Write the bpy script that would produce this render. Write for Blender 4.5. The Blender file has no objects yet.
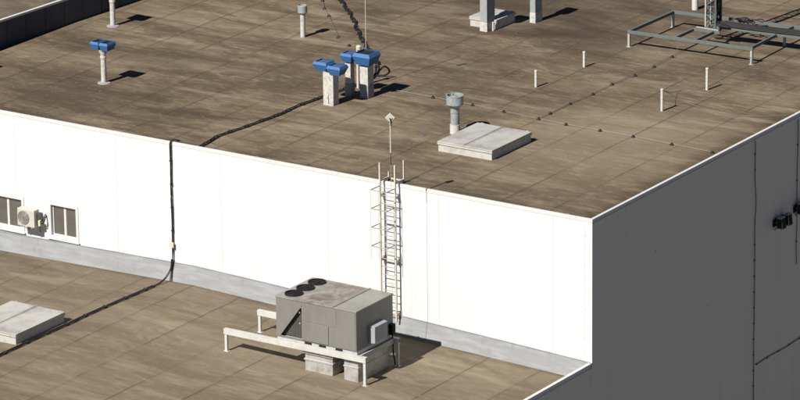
import bpy, bmesh, math, random
from mathutils import Vector, Matrix
random.seed(7)
R = math.radians
PI = math.pi
SC = bpy.context.scene
COL = SC.collection
ZU = 5.2                     # height of the upper roof over the lower one


def zlow(x):                 # the lower roof falls away to both sides of a ridge
    return -0.12 + 0.02 * (x + 17) if x < -17 else -0.12 - 0.034 * (x + 17)


# ------------------------------------------------------------------ mesh helpers
class MB:
    def __init__(s):
        s.bm = bmesh.new()

    def poly(s, pts):
        return s.bm.faces.new([s.bm.verts.new(p) for p in pts])

    def hexa(s, b, t):       # bottom ring and top ring of four points
        v = [s.bm.verts.new(p) for p in list(b) + list(t)]
        for f in ((3, 2, 1, 0), (4, 5, 6, 7), (0, 1, 5, 4), (1, 2, 6, 5), (2, 3, 7, 6), (3, 0, 4, 7)):
            s.bm.faces.new([v[i] for i in f])
        return s

    def box(s, x0, x1, y0, y1, z0, z1):
        return s.hexa([(x0, y0, z0), (x1, y0, z0), (x1, y1, z0), (x0, y1, z0)],
                      [(x0, y0, z1), (x1, y0, z1), (x1, y1, z1), (x0, y1, z1)])

    def frustum(s, c, a0, b0, z0, a1, b1, z1):
        x, y = c
        f = lambda a, b, z: [(x - a, y - b, z), (x + a, y - b, z), (x + a, y + b, z), (x - a, y + b, z)]
        return s.hexa(f(a0, b0, z0), f(a1, b1, z1))

    def bar(s, p, q, w, h):  # rectangular bar, w sideways, h upwards
        p, q = Vector(p), Vector(q)
        d = (q - p).normalized()
        up = Vector((0, 0, 1)) if abs(d.z) < 0.95 else Vector((0, 1, 0))
        r = d.cross(up).normalized() * w / 2
        u = r.cross(d).normalized() * h / 2
        return s.hexa([p - r - u, p + r - u, p + r + u, p - r + u], [q - r - u, q + r - u, q + r + u, q - r + u])

    def lathe(s, c, prof, n=24, cap0=True, cap1=True):
        x, y = c
        rings = [[s.bm.verts.new((x + r * math.cos(2 * PI * k / n), y + r * math.sin(2 * PI * k / n), z)) for k in range(n)] for r, z in prof]
        for a, b in zip(rings, rings[1:]):
            for k in range(n):
                s.bm.faces.new((a[k], a[(k + 1) % n], b[(k + 1) % n], b[k]))
        if cap0: s.bm.faces.new(rings[0][::-1])
        if cap1: s.bm.faces.new(rings[-1])
        return s

    def tube(s, pts, r, n=8):
        pts = [Vector(p) for p in pts]
        rings = []
        ref = None
        for i, p in enumerate(pts):
            d = ((pts[min(i + 1, len(pts) - 1)] - pts[max(i - 1, 0)])).normalized()
            if ref is None:
                ref = Vector((0, 0, 1)) if abs(d.z) < .9 else Vector((1, 0, 0))
            a = d.cross(ref)
            if a.length < 1e-3: a = d.cross(Vector((0.3, 1, 0.2)))
            a.normalize()
            b = d.cross(a)
            ref = -b if False else ref
            rings.append([s.bm.verts.new(p + (a * math.cos(2 * PI * k / n) + b * math.sin(2 * PI * k / n)) * r) for k in range(n)])
        for a, b in zip(rings, rings[1:]):
            for k in range(n):
                s.bm.faces.new((a[k], a[(k + 1) % n], b[(k + 1) % n], b[k]))
        s.bm.faces.new(rings[0][::-1]); s.bm.faces.new(rings[-1])
        return s

    def prism(s, pts, ext):  # planar outline pushed along a vector
        e = Vector(ext)
        a = [s.bm.verts.new(p) for p in pts]
        b = [s.bm.verts.new(Vector(p) + e) for p in pts]
        n = len(pts)
        s.bm.faces.new(a[::-1]); s.bm.faces.new(b)
        for i in range(n):
            s.bm.faces.new((a[i], a[(i + 1) % n], b[(i + 1) % n], b[i]))
        return s

    def build(s, name, mat, parent=None, smooth=False, bevel=0.0):
        bmesh.ops.recalc_face_normals(s.bm, faces=s.bm.faces)
        me = bpy.data.meshes.new(name)
        s.bm.to_mesh(me); s.bm.free()
        me.materials.append(mat)
        if smooth:
            for p in me.polygons: p.use_smooth = True
            me.set_sharp_from_angle(angle=R(40))
        o = bpy.data.objects.new(name, me)
        COL.objects.link(o)
        o.parent = parent
        if bevel:
            m = o.modifiers.new('bevel', 'BEVEL'); m.width = bevel; m.segments = 2; m.limit_method = 'ANGLE'; m.angle_limit = R(40)
        return o


def tag(o, label, cat, group=None):
    o['label'] = label; o['category'] = cat
    if group: o['group'] = group
    return o


def thing(name, loc, label, cat, group=None, rz=0):
    o = bpy.data.objects.new(name, None); COL.objects.link(o)
    o.location = loc; o.rotation_euler = (0, 0, rz); o.empty_display_size = .2
    return tag(o, label, cat, group)


def dup(root, loc, label, group=None, scale=None, rz=None):
    def rec(o, p):
        c = o.copy(); COL.objects.link(c); c.parent = p
        for ch in list(o.children): rec(ch, c)
        return c
    r = rec(root, None)
    r.location = loc; r['label'] = label
    if group: r['group'] = group
    if rz is not None: r.rotation_euler.z = rz
    return r


# ------------------------------------------------------------------ materials
class NT:
    def __init__(s, name, rough=.7, metal=0, spec=.3):
        s.m = bpy.data.materials.new(name); s.m.use_nodes = True
        s.t = s.m.node_tree; s.b = s.t.nodes['Principled BSDF']
        s.b.inputs['Roughness'].default_value = rough
        s.b.inputs['Metallic'].default_value = metal
        s.b.inputs['Specular IOR Level'].default_value = spec
        s.co = s.n('ShaderNodeTexCoord').outputs['Object']

    def n(s, k, **kw):
        x = s.t.nodes.new(k)
        for a, v in kw.items(): setattr(x, a, v)
        return x

    def put(s, inp, v):
        if hasattr(v, 'is_linked'): s.t.links.new(v, inp)
        else: inp.default_value = v

    def map(s, sc=(1, 1, 1), loc=(0, 0, 0), rot=(0, 0, 0), v=None):
        x = s.n('ShaderNodeMapping'); s.t.links.new(v or s.co, x.inputs['Vector'])
        x.inputs['Scale'].default_value = sc; x.inputs['Location'].default_value = loc; x.inputs['Rotation'].default_value = rot
        return x.outputs[0]

    def noise(s, v, scale, detail=4, rough=.55, dist=0.0):
        x = s.n('ShaderNodeTexNoise'); s.t.links.new(v, x.inputs['Vector'])
        x.inputs['Scale'].default_value = scale; x.inputs['Detail'].default_value = detail
        x.inputs['Roughness'].default_value = rough; x.inputs['Distortion'].default_value = dist
        return x.outputs['Fac']

    def math(s, op, a, b=0.0, c=0.0, clamp=False):
        x = s.n('ShaderNodeMath', operation=op, use_clamp=clamp)
        s.put(x.inputs[0], a); s.put(x.inputs[1], b); s.put(x.inputs[2], c)
        return x.outputs[0]

    def ramp(s, f, a, b, lo=0.0, hi=1.0):
        x = s.n('ShaderNodeMapRange', interpolation_type='SMOOTHSTEP')
        s.put(x.inputs['Value'], f)
        for k, v in zip(('From Min', 'From Max', 'To Min', 'To Max'), (a, b, lo, hi)): x.inputs[k].default_value = v
        return x.outputs[0]

    def mix(s, f, a, b, mode='MIX'):
        x = s.n('ShaderNodeMix', data_type='RGBA', blend_type=mode)
        s.put(x.inputs['Factor'], f)
        for i, v in ((6, a), (7, b)):
            if isinstance(v, tuple) and len(v) == 3: v = v + (1,)
            s.put(x.inputs[i], v)
        return x.outputs[2]

    def sep(s, v=None):
        x = s.n('ShaderNodeSeparateXYZ'); s.t.links.new(v or s.co, x.inputs[0]); return x.outputs

    def comb(s, x, y, z):
        c = s.n('ShaderNodeCombineXYZ')
        for i, v in enumerate((x, y, z)): s.put(c.inputs[i], v)
        return c.outputs[0]

    def color(s, c):
        if isinstance(c, tuple) and len(c) == 3: c = c + (1,)
        s.put(s.b.inputs['Base Color'], c); return s

    def bump(s, h, strength=.2, dist=.02):
        x = s.n('ShaderNodeBump'); x.inputs['Strength'].default_value = strength; x.inputs['Distance'].default_value = dist
        s.t.links.new(h, x.inputs['Height']); s.t.links.new(x.outputs[0], s.b.inputs['Normal']); return s


def membrane(name, base, dark, light, x_off, period, cross, blotches, edges, line=.6):
    """roofing felt laid in strips along Y, weathered by standing water"""
    t = NT(name, rough=.82, spec=.25)
    wob = t.noise(t.co, .9, 3)
    X, Y, Z = t.sep()
    wx = t.math('MULTIPLY_ADD', wob, .12, X)
    # strips
    u = t.math('DIVIDE', t.math('SUBTRACT', wx, x_off), period)
    fl = t.math('FLOOR', u)
    fr = t.math('SUBTRACT', u, fl)
    wn = t.n('ShaderNodeTexWhiteNoise', noise_dimensions='1D'); t.put(wn.inputs['W'], fl)
    strip = wn.outputs['Value']
    d = t.math('MULTIPLY', t.math('MINIMUM', fr, t.math('SUBTRACT', 1.0, fr)), period)
    seam = t.ramp(d, .012, .045, 1, 0)
    lap = t.ramp(fr, .0, .11, 1, 0)
    # cross joints, one every «cross» metres at a different place on each strip
    wy = t.math('MULTIPLY_ADD', wob, .3, Y)
    v = t.math('ADD', t.math('DIVIDE', wy, cross), t.math('MULTIPLY', strip, 7.3))
    fv = t.math('FRACT', v)
    dv = t.math('MULTIPLY', t.math('MINIMUM', fv, t.math('SUBTRACT', 1.0, fv)), cross)
    cseam = t.ramp(dv, .008, .05, .55, 0)
    sn = t.ramp(t.noise(t.map((.35, .35, 1)), 1.0, 3), .36, .6, .25, 1)
    allseam = t.math('MULTIPLY', t.math('MAXIMUM', seam, cseam), sn)
    # water stains, drawn out across the strips
    st = t.map((.40, 1.0, 1), rot=(0, 0, R(-6)))
    n1 = t.noise(st, .40, 8, .66, .6)
    n2 = t.noise(t.map((.24, 1.0, 1), loc=(7, 3, 0), rot=(0, 0, R(-5))), 1.1, 7, .64, .3)
    n3 = t.noise(t.map((.22, .25, 1), loc=(3, 9, 0)), .35, 3, .5, .3)
    n4 = t.noise(t.map((.14, 2.1, 1), loc=(1, 5, 0), rot=(0, 0, R(-4))), 1.9, 6, .66, .2)
    n5 = t.noise(t.map((.42, 1.2, 1), loc=(9, 1, 0), rot=(0, 0, R(-8))), 4.5, 6, .68, .4)
    col = t.mix(t.ramp(n1, .36, .66), dark, base)
    col = t.mix(t.math('MULTIPLY', t.ramp(n2, .47, .68), .85), col, light)
    col = t.mix(t.math('MULTIPLY', t.ramp(n4, .48, .70), .45), col, dark)
    col = t.mix(t.math('MULTIPLY', t.ramp(n3, .42, .7), .6), col, dark)
    col = t.mix(t.math('MULTIPLY', t.ramp(n5, .40, .72), .28), col, dark)
    col = t.mix(t.math('MULTIPLY', t.ramp(n5, .34, .50, 1, 0), .35), col, light)
    # tide lines left by puddles
    r = t.math('ABSOLUTE', t.math('SUBTRACT', n1, .53))
    ring = t.math('MULTIPLY', t.ramp(r, .002, .022, 1, 0), t.ramp(t.noise(t.co, .5, 2), .45, .62))
    col = t.mix(t.math('MULTIPLY', ring, .28), col, tuple(c * 1.2 for c in light))
    r2 = t.math('ABSOLUTE', t.math('SUBTRACT', n2, .46))
    ring2 = t.math('MULTIPLY', t.ramp(r2, .002, .012, 1, 0), t.ramp(t.noise(t.map(loc=(4, 4, 0)), .4, 2), .5, .6))
    col = t.mix(t.math('MULTIPLY', ring2, .25), col, tuple(c * .7 for c in dark))
    # each strip its own tone
    tone = t.math('MULTIPLY_ADD', strip, .09, .955)
    col = t.mix(1.0, col, t.comb(tone, tone, tone), 'MULTIPLY')
    col = t.mix(t.math('MULTIPLY', lap, .16), col, tuple(c * .6 for c in dark))
    # darker zones, paler for negative strength: (x, y, rx, ry, strength)
    for bx, by, rx, ry, k in blotches:
        q = t.n('ShaderNodeVectorMath', operation='LENGTH')
        t.t.links.new(t.map((1 / rx, 1 / ry, 0), loc=(-bx / rx, -by / ry, 0)), q.inputs[0])
        e = t.math('ADD', q.outputs['Value'], t.math('MULTIPLY', t.math('SUBTRACT', n1, .5), 1.9))
        col = t.mix(t.ramp(e, .45, 1.15, abs(k), 0), col, tuple(c * (.55 if k > 0 else 1.35) for c in (dark if k > 0 else light)))
    for axis, pos, sgn, w, k in edges:                  # dirt collected along an edge upstand
        q = t.math('MULTIPLY', t.math('SUBTRACT', (X, Y)[axis], pos), float(sgn))
        q = t.math('ADD', q, t.math('MULTIPLY', t.math('SUBTRACT', n2, .5), 2.4 * w))
        col = t.mix(t.ramp(q, 0.0, w, k, 0), col, tuple(c * .5 for c in dark))
    col = t.mix(t.math('MULTIPLY', allseam, line), col, (.035, .027, .02))
    g = t.noise(t.co, 38, 3, .7)
    gr = t.math('MULTIPLY_ADD', g, .5, .75)
    col = t.mix(1.0, col, t.comb(gr, gr, gr), 'MULTIPLY')
    # scattered grit and small pale patches
    sp = t.noise(t.map(loc=(11, 2, 0)), 7.5, 2, .5)
    col = t.mix(t.math('MULTIPLY', t.ramp(sp, .70, .76), .5), col, tuple(c * 1.5 for c in light))
    t.color(col)
    t.bump(t.math('ADD', t.math('MULTIPLY', t.math('ADD', lap, t.math('MULTIPLY', allseam, -1.5)), .5), t.math('ADD', t.math('MULTIPLY', g, .25), n1)), .35, .02)
    return t.m


def paint(name, c, rough=.55, dirt=None, amt=.35, scale=3.0, metal=0, spec=.35, streak=False):
    t = NT(name, rough, metal, spec)
    if dirt:
        v = t.map((1, 1, .25)) if streak else t.co
        n = t.noise(v, scale, 6, .65, .3)
        f = t.math('MULTIPLY', t.ramp(n, .42, .72), amt)
        col = t.mix(f, c, dirt)
        t.color(col)
        t.put(t.b.inputs['Roughness'], t.math('MULTIPLY_ADD', n, .3, rough - .15))
    else:
        t.color(c)
    return t.m


# roofs
M_UP = membrane('upper_felt', (.174, .136, .091), (.080, .059, .038), (.240, .194, .138), -1.75, 2.05, 9.0,
                [(-24, 3, 6, 2.4, .45), (-14, 24, 7, 5, .55), (-11.5, 20, 3.2, 2.2, .6), (-20, 22, 8, 5, .35), (-26, 9, 5, 2.5, .3), (-4, 8, 5, 6, -.25)],
                [(0, -.1, -1, .8, .55), (1, .05, 1, .55, .5), (0, -31.2, 1, 1.0, -.0)])
M_LOW = membrane('lower_felt', (.176, .141, .098), (.120, .094, .063), (.222, .183, .132), -16.95, 2.15, 10.0,
                 [(-25.5, -.9, 3.2, .7, .35), (-1.0, -2.5, 1.2, 3.0, .3)],
                 [(1, -.1, -1, .35, .45), (0, -.1, -1, .5, .4)])
M_FAR = membrane('far_felt', (.155, .125, .090), (.09, .07, .05), (.20, .168, .125), -31, 2.05, 9.0, [], [], .5)

# walls
t = NT('white_panel', .45, 0, .4)
X, Y, Z = t.sep()
fx = t.math('FRACT', t.math('DIVIDE', t.math('ADD', X, 25.25), 1.183))
jd = t.math('MINIMUM', fx, t.math('SUBTRACT', 1.0, fx))
j = t.ramp(jd, .003, .009, 1, 0)
stn = t.noise(t.map((2.5, 1, .12)), 2.0, 5, .6)
run = t.noise(t.map((4.5, 1, .10), loc=(2, 0, 0)), 2.2, 5, .65)
top = t.ramp(Z, 12.2, 14.6, 0, 1)
c = t.mix(t.math('MULTIPLY', t.ramp(stn, .48, .72), .55), (.580, .585, .585), (.515, .515, .505))
c = t.mix(t.math('MULTIPLY', t.math('MULTIPLY', t.ramp(run, .56, .74), top), .55), c, (.44, .43, .405))
fleck = t.noise(t.map((1, 1, .5), loc=(8, 0, 3)), 5.0, 3, .6)
c = t.mix(t.math('MULTIPLY', t.ramp(fleck, .70, .76), .5), c, (.46, .43, .38))
fw = t.math('FRACT', t.math('DIVIDE', t.math('ADD', X, 25.25), 4.732))
jw = t.ramp(t.math('MINIMUM', fw, t.math('SUBTRACT', 1.0, fw)), .0025, .006, 1, 0)
c = t.mix(t.math('MULTIPLY', j, .5), c, (.46, .47, .48))
c = t.mix(t.math('MULTIPLY', jw, .38), c, (.36, .375, .39))
t.color(c); t.bump(t.math('MULTIPLY', j, -1.0), .3, .01)
M_WHITE = t.m

t = NT('grey_panel', .5, 0, .35)
X, Y, Z = t.sep()
fx = t.math('FRACT', t.math('DIVIDE', Y, 1.15))
jd = t.math('MINIMUM', fx, t.math('SUBTRACT', 1.0, fx))
j = t.ramp(jd, .003, .012, 1, 0)
rib = t.math('FRACT', t.math('DIVIDE', Y, .2875))
rj = t.ramp(t.math('MINIMUM', rib, t.math('SUBTRACT', 1.0, rib)), .01, .05, 1, 0)
stn = t.noise(t.map((1, 1.6, .10)), 1.6, 5, .62)
spots = t.n('ShaderNodeTexVoronoi'); t.t.links.new(t.map((1, .9, .55)), spots.inputs['Vector']); spots.inputs['Scale'].default_value = 1.1
sp = t.ramp(spots.outputs['Distance'], .025, .05, 1, 0)
c = t.mix(t.ramp(stn, .3, .75), (.65, .61, .545), (.62, .58, .52))
c = t.mix(t.math('MULTIPLY', j, .30), c, (.36, .34, .31))
c = t.mix(t.math('MULTIPLY', sp, .45), c, (.2, .19, .18))
t.color(c); t.bump(t.math('ADD', t.math('MULTIPLY', j, -1.0), t.math('MULTIPLY', rj, -.05)), .12, .01)
M_GREY = t.m

M_CAP = paint('cap_metal', (.55, .55, .545), .45, (.45, .43, .39), .4, 2.2)
t = NT('flashing_metal', .5, 0, .4)
n = t.noise(t.map((.35, 1, 2.2)), 2.4, 5, .6, .4)
n2 = t.noise(t.map((1.2, 1, .3), loc=(4, 0, 0)), 3.0, 4, .6)
c = t.mix(t.ramp(n, .38, .68), (.235, .24, .245), (.29, .297, .305))
c = t.mix(t.math('MULTIPLY', t.ramp(n2, .56, .74), .5), c, (.19, .185, .175))
t.color(c)
M_FLASH = t.m
M_DARKWALL = paint('dark_cladding', (.045, .05, .06), .6, (.10, .10, .11), .5, 1.2, streak=True)
t = NT('window_glass', .12, 0, .5)
n = t.noise(t.map((1, 1, .6)), 2.2, 5, .65)
t.color(t.mix(n, (.062, .060, .055), (.098, .094, .085)))
t.b.inputs['IOR'].default_value = 2.5; t.b.inputs['Specular IOR Level'].default_value = .5; t.b.inputs['Roughness'].default_value = .03
M_PANE = t.m
M_FRAME = paint('window_white', (.52, .53, .53), .4, (.44, .43, .41), .3, 4)
M_CREAM = paint('cream_plastic', (.50, .46, .36), .5, (.5, .45, .35), .4, 6)
M_ACW = paint('unit_white', (.44, .43, .39), .45, (.35, .32, .27), .35, 5)
M_GRILLE = paint('fan_grille', (.22, .20, .165), .6, (.10, .09, .08), .6, 14)
M_BLACK = paint('black_rubber', (.012, .012, .013), .6, (.03, .028, .026), .6, 9, spec=.2)
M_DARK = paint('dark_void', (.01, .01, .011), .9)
M_LADDER = paint('ladder_paint', (.50, .465, .41), .55, (.32, .23, .16), .45, 9)
M_RUNG = paint('rung_steel', (.34, .30, .26), .6, (.25, .12, .06), .7, 9)
M_MAST = paint('mast_paint', (.42, .41, .38), .5, (.4, .37, .32), .4, 6)
M_BLUE = paint('blue_sheet', (.028, .115, .29), .55, (.06, .105, .18), .7, 4, spec=.4)
M_BLUETOP = paint('blue_worn', (.045, .09, .19), .55, (.15, .09, .07), .7, 4)
M_GALV = paint('galvanised', (.46, .475, .47), .5, (.27, .28, .28), .6, 7, metal=.25)
M_GALVG = paint('weathered_zinc', (.30, .335, .325), .55, (.17, .185, .18), .7, 6, metal=.2)
M_COLUMN = paint('limewash', (.46, .45, .425), .75, (.21, .20, .18), .75, 7, spec=.2)
M_CONC = paint('grey_render', (.27, .28, .285), .8, (.16, .165, .17), .6, 5, spec=.2)
M_POST = paint('white_post', (.50, .49, .46), .5, (.36, .34, .30), .4, 7)
M_LID = paint('lid_sheet', (.41, .405, .39), .55, (.24, .23, .205), .75, 1.1, metal=.1)
M_CURB = paint('curb_sheet', (.42, .41, .38), .6, (.25, .235, .20), .6, 3)
M_STEEL = paint('green_grey_paint', (.105, .128, .122), .55, (.08, .085, .078), .6, 5)
M_SLEG = paint('leg_paint', (.32, .325, .31), .55, (.35, .33, .30), .6, 6)
M_BEAM = paint('white_beam', (.47, .47, .45), .5, (.32, .29, .24), .5, 2.5)
M_WIRE = paint('wire_steel', (.16, .14, .115), .7)
M_WCAB = paint('grey_cable', (.10, .10, .10), .6, (.06, .06, .06), .5, 9)
M_TRIM = paint('trim_white', (.585, .585, .58), .45, (.50, .49, .46), .4, 3)
M_STRIP = paint('dark_strip', (.03, .025, .02), .8)

t = NT('unit_sheet', .48, 0, .4)
n = t.noise(t.map((1.5, 1.5, .4)), 1.6, 5, .6)
t.color(t.mix(t.ramp(n, .35, .7), (.178, .174, .160), (.152, .149, .137)))
M_UNIT = t.m
t = NT('unit_top', .5, 0, .4)
n = t.noise(t.map((1.0, .8, 1)), 1.5, 6, .68, .6)
n2 = t.noise(t.map(loc=(3, 1, 0)), 5.0, 5, .65)
X, Y, Z = t.sep()
cx = t.ramp(t.math('ABSOLUTE', t.math('SUBTRACT', X, 1.55)), .35, 1.05, 1, 0)
rust = t.math('MULTIPLY', cx, t.ramp(t.math('ADD', n, t.math('MULTIPLY', n2, .25)), .44, .76))
c = t.mix(t.ramp(n, .3, .7), (.265, .260, .24), (.205, .20, .18))
c = t.mix(t.math('MULTIPLY', rust, .8), c, (.10, .060, .038))
t.color(c)
M_UNITTOP = t.m
M_COIL = paint('coil_fins', (.085, .08, .072), .6, (.05, .047, .042), .5, 5)
M_HOOD = paint('hood_sheet', (.27, .29, .31), .45, (.32, .35, .37), .4, 4)
M_CRINKLE = paint('foil_duct', (.46, .455, .43), .42, (.23, .215, .185), .75, 3.2, metal=.35)

# ------------------------------------------------------------------ ground and sky
g = MB()
g.poly([(-3000, -3000, -9.5), (3000, -3000, -9.5), (3000, 3000, -9.5), (-3000, 3000, -9.5)])
gm = paint('yard_asphalt', (.12, .112, .098), .85, (.09, .085, .075), .6, .2)
go = g.build('ground', gm); go['kind'] = 'structure'

# ------------------------------------------------------------------ the hall
hall = thing('warehouse', (0, 0, -9.5), 'flat roofed warehouse with white sunlit front wall and grey shaded side wall', 'building')
inv = Vector((0, 0, 9.5))


def part(mb, name, mat, parent=hall, off=inv, smooth=False, bevel=0.0):
    for v in mb.bm.verts: v.co += off
    return mb.build(name, mat, parent, smooth, bevel)


# (material coordinates are taken at the hall's base: they only shift in Z)
m = MB(); m.box(-31.0, -.06, .06, 80, 4.9, ZU); part(m, 'upper_roof', M_UP)
m = MB()
xs = [-70, -17, -.06]
for a, b in zip(xs, xs[1:]):
    m.hexa([(a, -60, zlow(a) - .3), (b, -60, zlow(b) - .3), (b, -.02, zlow(b) - .3), (a, -.02, zlow(a) - .3)],
           [(a, -60, zlow(a)), (b, -60, zlow(b)), (b, -.02, zlow(b)), (a, -.02, zlow(a))])
part(m, 'lower_roof', M_LOW)
# white front wall with openings cut for two windows
WIN = [(-27.25, -24.98, .60, 1.88), (-23.70, -22.42, .62, 1.93)]
m = MB()
cuts = sorted(WIN)
x0 = -70
for a, b, z0, z1 in cuts:
    m.box(x0, a, 0, .055, -1, 5.12)
    m.box(a, b, 0, .055, -1, z0); m.box(a, b, 0, .055, z1, 5.12)
    x0 = b
m.box(x0, -.004, 0, .055, -1, 5.12)
part(m, 'front_wall', M_WHITE)
m = MB()
m.box(-.055, 0, .058, 80, -9.5, 5.12); m.box(-.055, 0, -60, .056, -9.5, -.155)
part(m, 'side_wall', M_GREY)
# parapet edge caps (folded sheet)
m = MB(); m.box(-70, .016, -.014, .07, 5.135, 5.232); m.box(-70, .016, -.012, -.001, 5.10, 5.133)
part(m, 'roof_edge_trim', M_CAP, bevel=.008)
m = MB(); m.box(-.095, .018, .072, 80, 5.165, 5.230); m.box(.001, .010, .072, 80, 5.09, 5.163); m.box(.001, .024, .072, 80, 5.065, 5.088)
part(m, 'roof_edge_trim', M_CAP, bevel=.008)
m = MB(); m.box(-.11, .020, -60, -.038, -.125, -.045); m.box(.001, .012, -60, -.038, -.205, -.127); m.box(.001, .028, -60, -.038, -.232, -.207)
part(m, 'roof_edge_trim', M_CAP, bevel=.008)
for xx in (-24.6, -21.1, -14.2, -10.9, -5.3, -2.4):
    m = MB(); m.box(xx, xx + .05, -.018, .075, 5.13, 5.238); part(m, 'trim_joint', M_CAP)
for yy in (11.55, 3.6, 19.5, -3.9):
    z = 5.226 if yy > 0 else -.049
    m = MB(); m.box(-.10, .022, yy, yy + .06, z - .05, z + .008); part(m, 'trim_joint', M_CAP)
m = MB(); m.box(-.055, .012, -.10, -.0, -.9, -.045); m.box(-.30, .012, -.012, -.002, -.06, 5.07); m.box(-.32, -.295, -.022, -.012, -.06, 5.07)
part(m, 'corner_trim', M_TRIM)
for k in range(9):
    z = .3 + k * .54 + random.uniform(-.04, .04)
    m = MB(); m.box(-.285, -.262, -.019, -.0125, z, z + .025); part(m, 'screw', M_GALVG)
# flashing strip along the foot of the white wall, following the roof's fall
m = MB()
fx = [(-70, -.9, .10), (-26, .42, -.28), (-20.5, .535, -.18), (-17, .60, -.12), (-14, .51, -.22), (-8, .29, -.43), (-3.5, .117, -.58), (-.06, -.03, -.69)]
fx[0] = (-70, .25, -1.2)
for (a, t1, b1), (b, t2, b2) in zip(fx, fx[1:]):
    b1, b2 = zlow(a), zlow(b)
    m.hexa([(a, -.16, b1 - .02), (b, -.16, b2 - .02), (b, -.001, b2 - .02), (a, -.001, b1 - .02)],
           [(a, -.035, t1 - .02), (b, -.035, t2 - .02), (b, -.001, t2), (a, -.001, t1)])
    m.hexa([(a, -.058, t1 - .19), (b, -.058, t2 - .19), (b, -.04, t2 - .19), (a, -.04, t1 - .19)],
           [(a, -.050, t1 - .175), (b, -.050, t2 - .175), (b, -.03, t2 - .175), (a, -.03, t1 - .175)]) if a > -27 and False else None
part(m, 'flashing', M_FLASH)
m = MB()
for (a, t1, b1), (b, t2, b2) in zip(fx, fx[1:]):
    m.bar((a, -.045, t1 - .005), (b, -.045, t2 - .005), .022, .018)
part(m, 'flashing_strip', M_FLASH)

# windows
for a, b, z0, z1 in WIN:
    f = MB()
    w = .055
    f.box(a - .06, b + .06, -.03, .14, z1 - w, z1 + .06); f.box(a - .06, b + .06, -.03, .14, z0 - .05, z0 + w)
    f.box(a - .06, a + w, -.03, .14, z0 + w, z1 - w); f.box(b - w, b + .06, -.03, .14, z0 + w, z1 - w)
    win = part(f, 'window', M_FRAME, bevel=.006)
    npane = 3 if b - a > 2 else 2
    xs = [a + w + (b - a - 2 * w) * k / npane for k in range(npane + 1)]
    for k in range(npane):
        m = MB(); p0, p1 = xs[k], xs[k + 1]
        g0, g1 = z0 + w, z1 - w
        m.box(p0 + .002, p0 + .05, .09, .13, g0, g1); m.box(p1 - .05, p1 - .002, .09, .13, g0, g1)
        m.box(p0 + .051, p1 - .051, .09, .13, g0, g0 + .05); m.box(p0 + .051, p1 - .051, .09, .13, g1 - .05, g1)
        part(m, 'sash', M_FRAME, win, off=inv)
        m = MB(); m.box(p0 + .04, p1 - .04, .105, .118, g0 + .04, g1 - .04); part(m, 'pane', M_PANE, win, off=inv)
    m = MB(); m.box(a - .10, b + .10, -.09, -.001, z0 - .085, z0 - .052); part(m, 'sill', M_FRAME, win, off=inv)

# raised neighbouring block at the far left
blk = thing('raised_block', (-31.2, 10, ZU), 'raised roof block with dark cladding and thin white edge at the far left', 'building')
off = Vector((31.2, -10, -ZU))
sl = .0667
xw = lambda y: -31.39 + sl * (y - 7.06)
m = MB()
m.hexa([(-75, .2, 4.6), (xw(.2) - .05, .2, 4.6), (xw(80) - .05, 80, 4.6), (-75, 80, 4.6)],
       [(-75, .2, 6.24), (xw(.2) - .05, .2, 6.24), (xw(80) - .05, 80, 6.24), (-75, 80, 6.24)])
part(m, 'roof', M_FAR, blk, off)
m = MB()
m.hexa([(xw(.2) - .05, .2, 4.6), (xw(.2), .2, 4.6), (xw(80), 80, 4.6), (xw(80) - .05, 80, 4.6)],
       [(xw(.2) - .05, .2, 6.2), (xw(.2), .2, 6.2), (xw(80), 80, 6.2), (xw(80) - .05, 80, 6.2)])
for k in range(60):
    y = .6 + k * 1.15
    m.box(xw(y) - .01, xw(y) + .018, y, y + .05, 5.19, 6.2)
part(m, 'wall', M_DARKWALL, blk, off)
m = MB()
m.hexa([(xw(.2) - .10, .2, 6.205), (xw(.2) + .03, .2, 6.205), (xw(80) + .03, 80, 6.205), (xw(80) - .10, 80, 6.205)],
       [(xw(.2) - .10, .2, 6.29), (xw(.2) + .03, .2, 6.29), (xw(80) + .03, 80, 6.29), (xw(80) - .10, 80, 6.29)])
part(m, 'roof_edge_trim', M_CAP, blk, off)

# ------------------------------------------------------------------ split air conditioner on the white wall
AX, AZ = -24.86, .97
ac = thing('air_conditioner', (AX, 0, AZ), 'white outdoor air conditioner bracketed to the white wall between the two windows', 'air conditioner')
m = MB(); m.box(0, .80, -.52, -.20, .04, .72); m.build('casing', M_ACW, ac, bevel=.02)
m = MB()
fc = (.30, .38)
ring = lambda r, y: [(fc[0] + r * math.cos(2 * PI * k / 32), y, fc[1] + r * math.sin(2 * PI * k / 32)) for k in range(32)]
m.prism(ring(.27, -.524), (0, -.008, 0)); m.build('fan_recess', M_GRILLE, ac)
m = MB()
for r in (.07, .13, .19, .25):
    m.tube(ring(r, -.545) + [ring(r, -.545)[0]], .006, 6)
for k in range(10):
    a = 2 * PI * k / 10
    m.bar((fc[0] + .03 * math.cos(a), -.548, fc[1] + .03 * math.sin(a)), (fc[0] + .27 * math.cos(a), -.548, fc[1] + .27 * math.sin(a)), .008, .008)
m.build('fan_guard', M_GALVG, ac)
m = MB(); m.box(.802, .815, -.44, -.27, .12, .60)
for k in range(9): m.box(.815, .825, -.44, -.27, .14 + k * .05, .165 + k * .05)
m.build('side_louvre', M_GRILLE, ac)
m = MB(); m.box(.815, .93, -.34, -.22, .08, .30); m.build('valve_cover', M_CREAM, ac, bevel=.01)
m = MB()
m.tube([(.87, -.28, .20), (.99, -.27, .18), (1.03, -.2, .26), (1.0, -.08, .40), (1.0, .0, .42)], .024)
m.tube([(.87, -.30, .25), (.96, -.31, .30), (1.0, -.2, .36), (.97, -.08, .46), (.97, .0, .48)], .02)
m.build('pipe', M_BLACK, ac, smooth=True)
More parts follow.
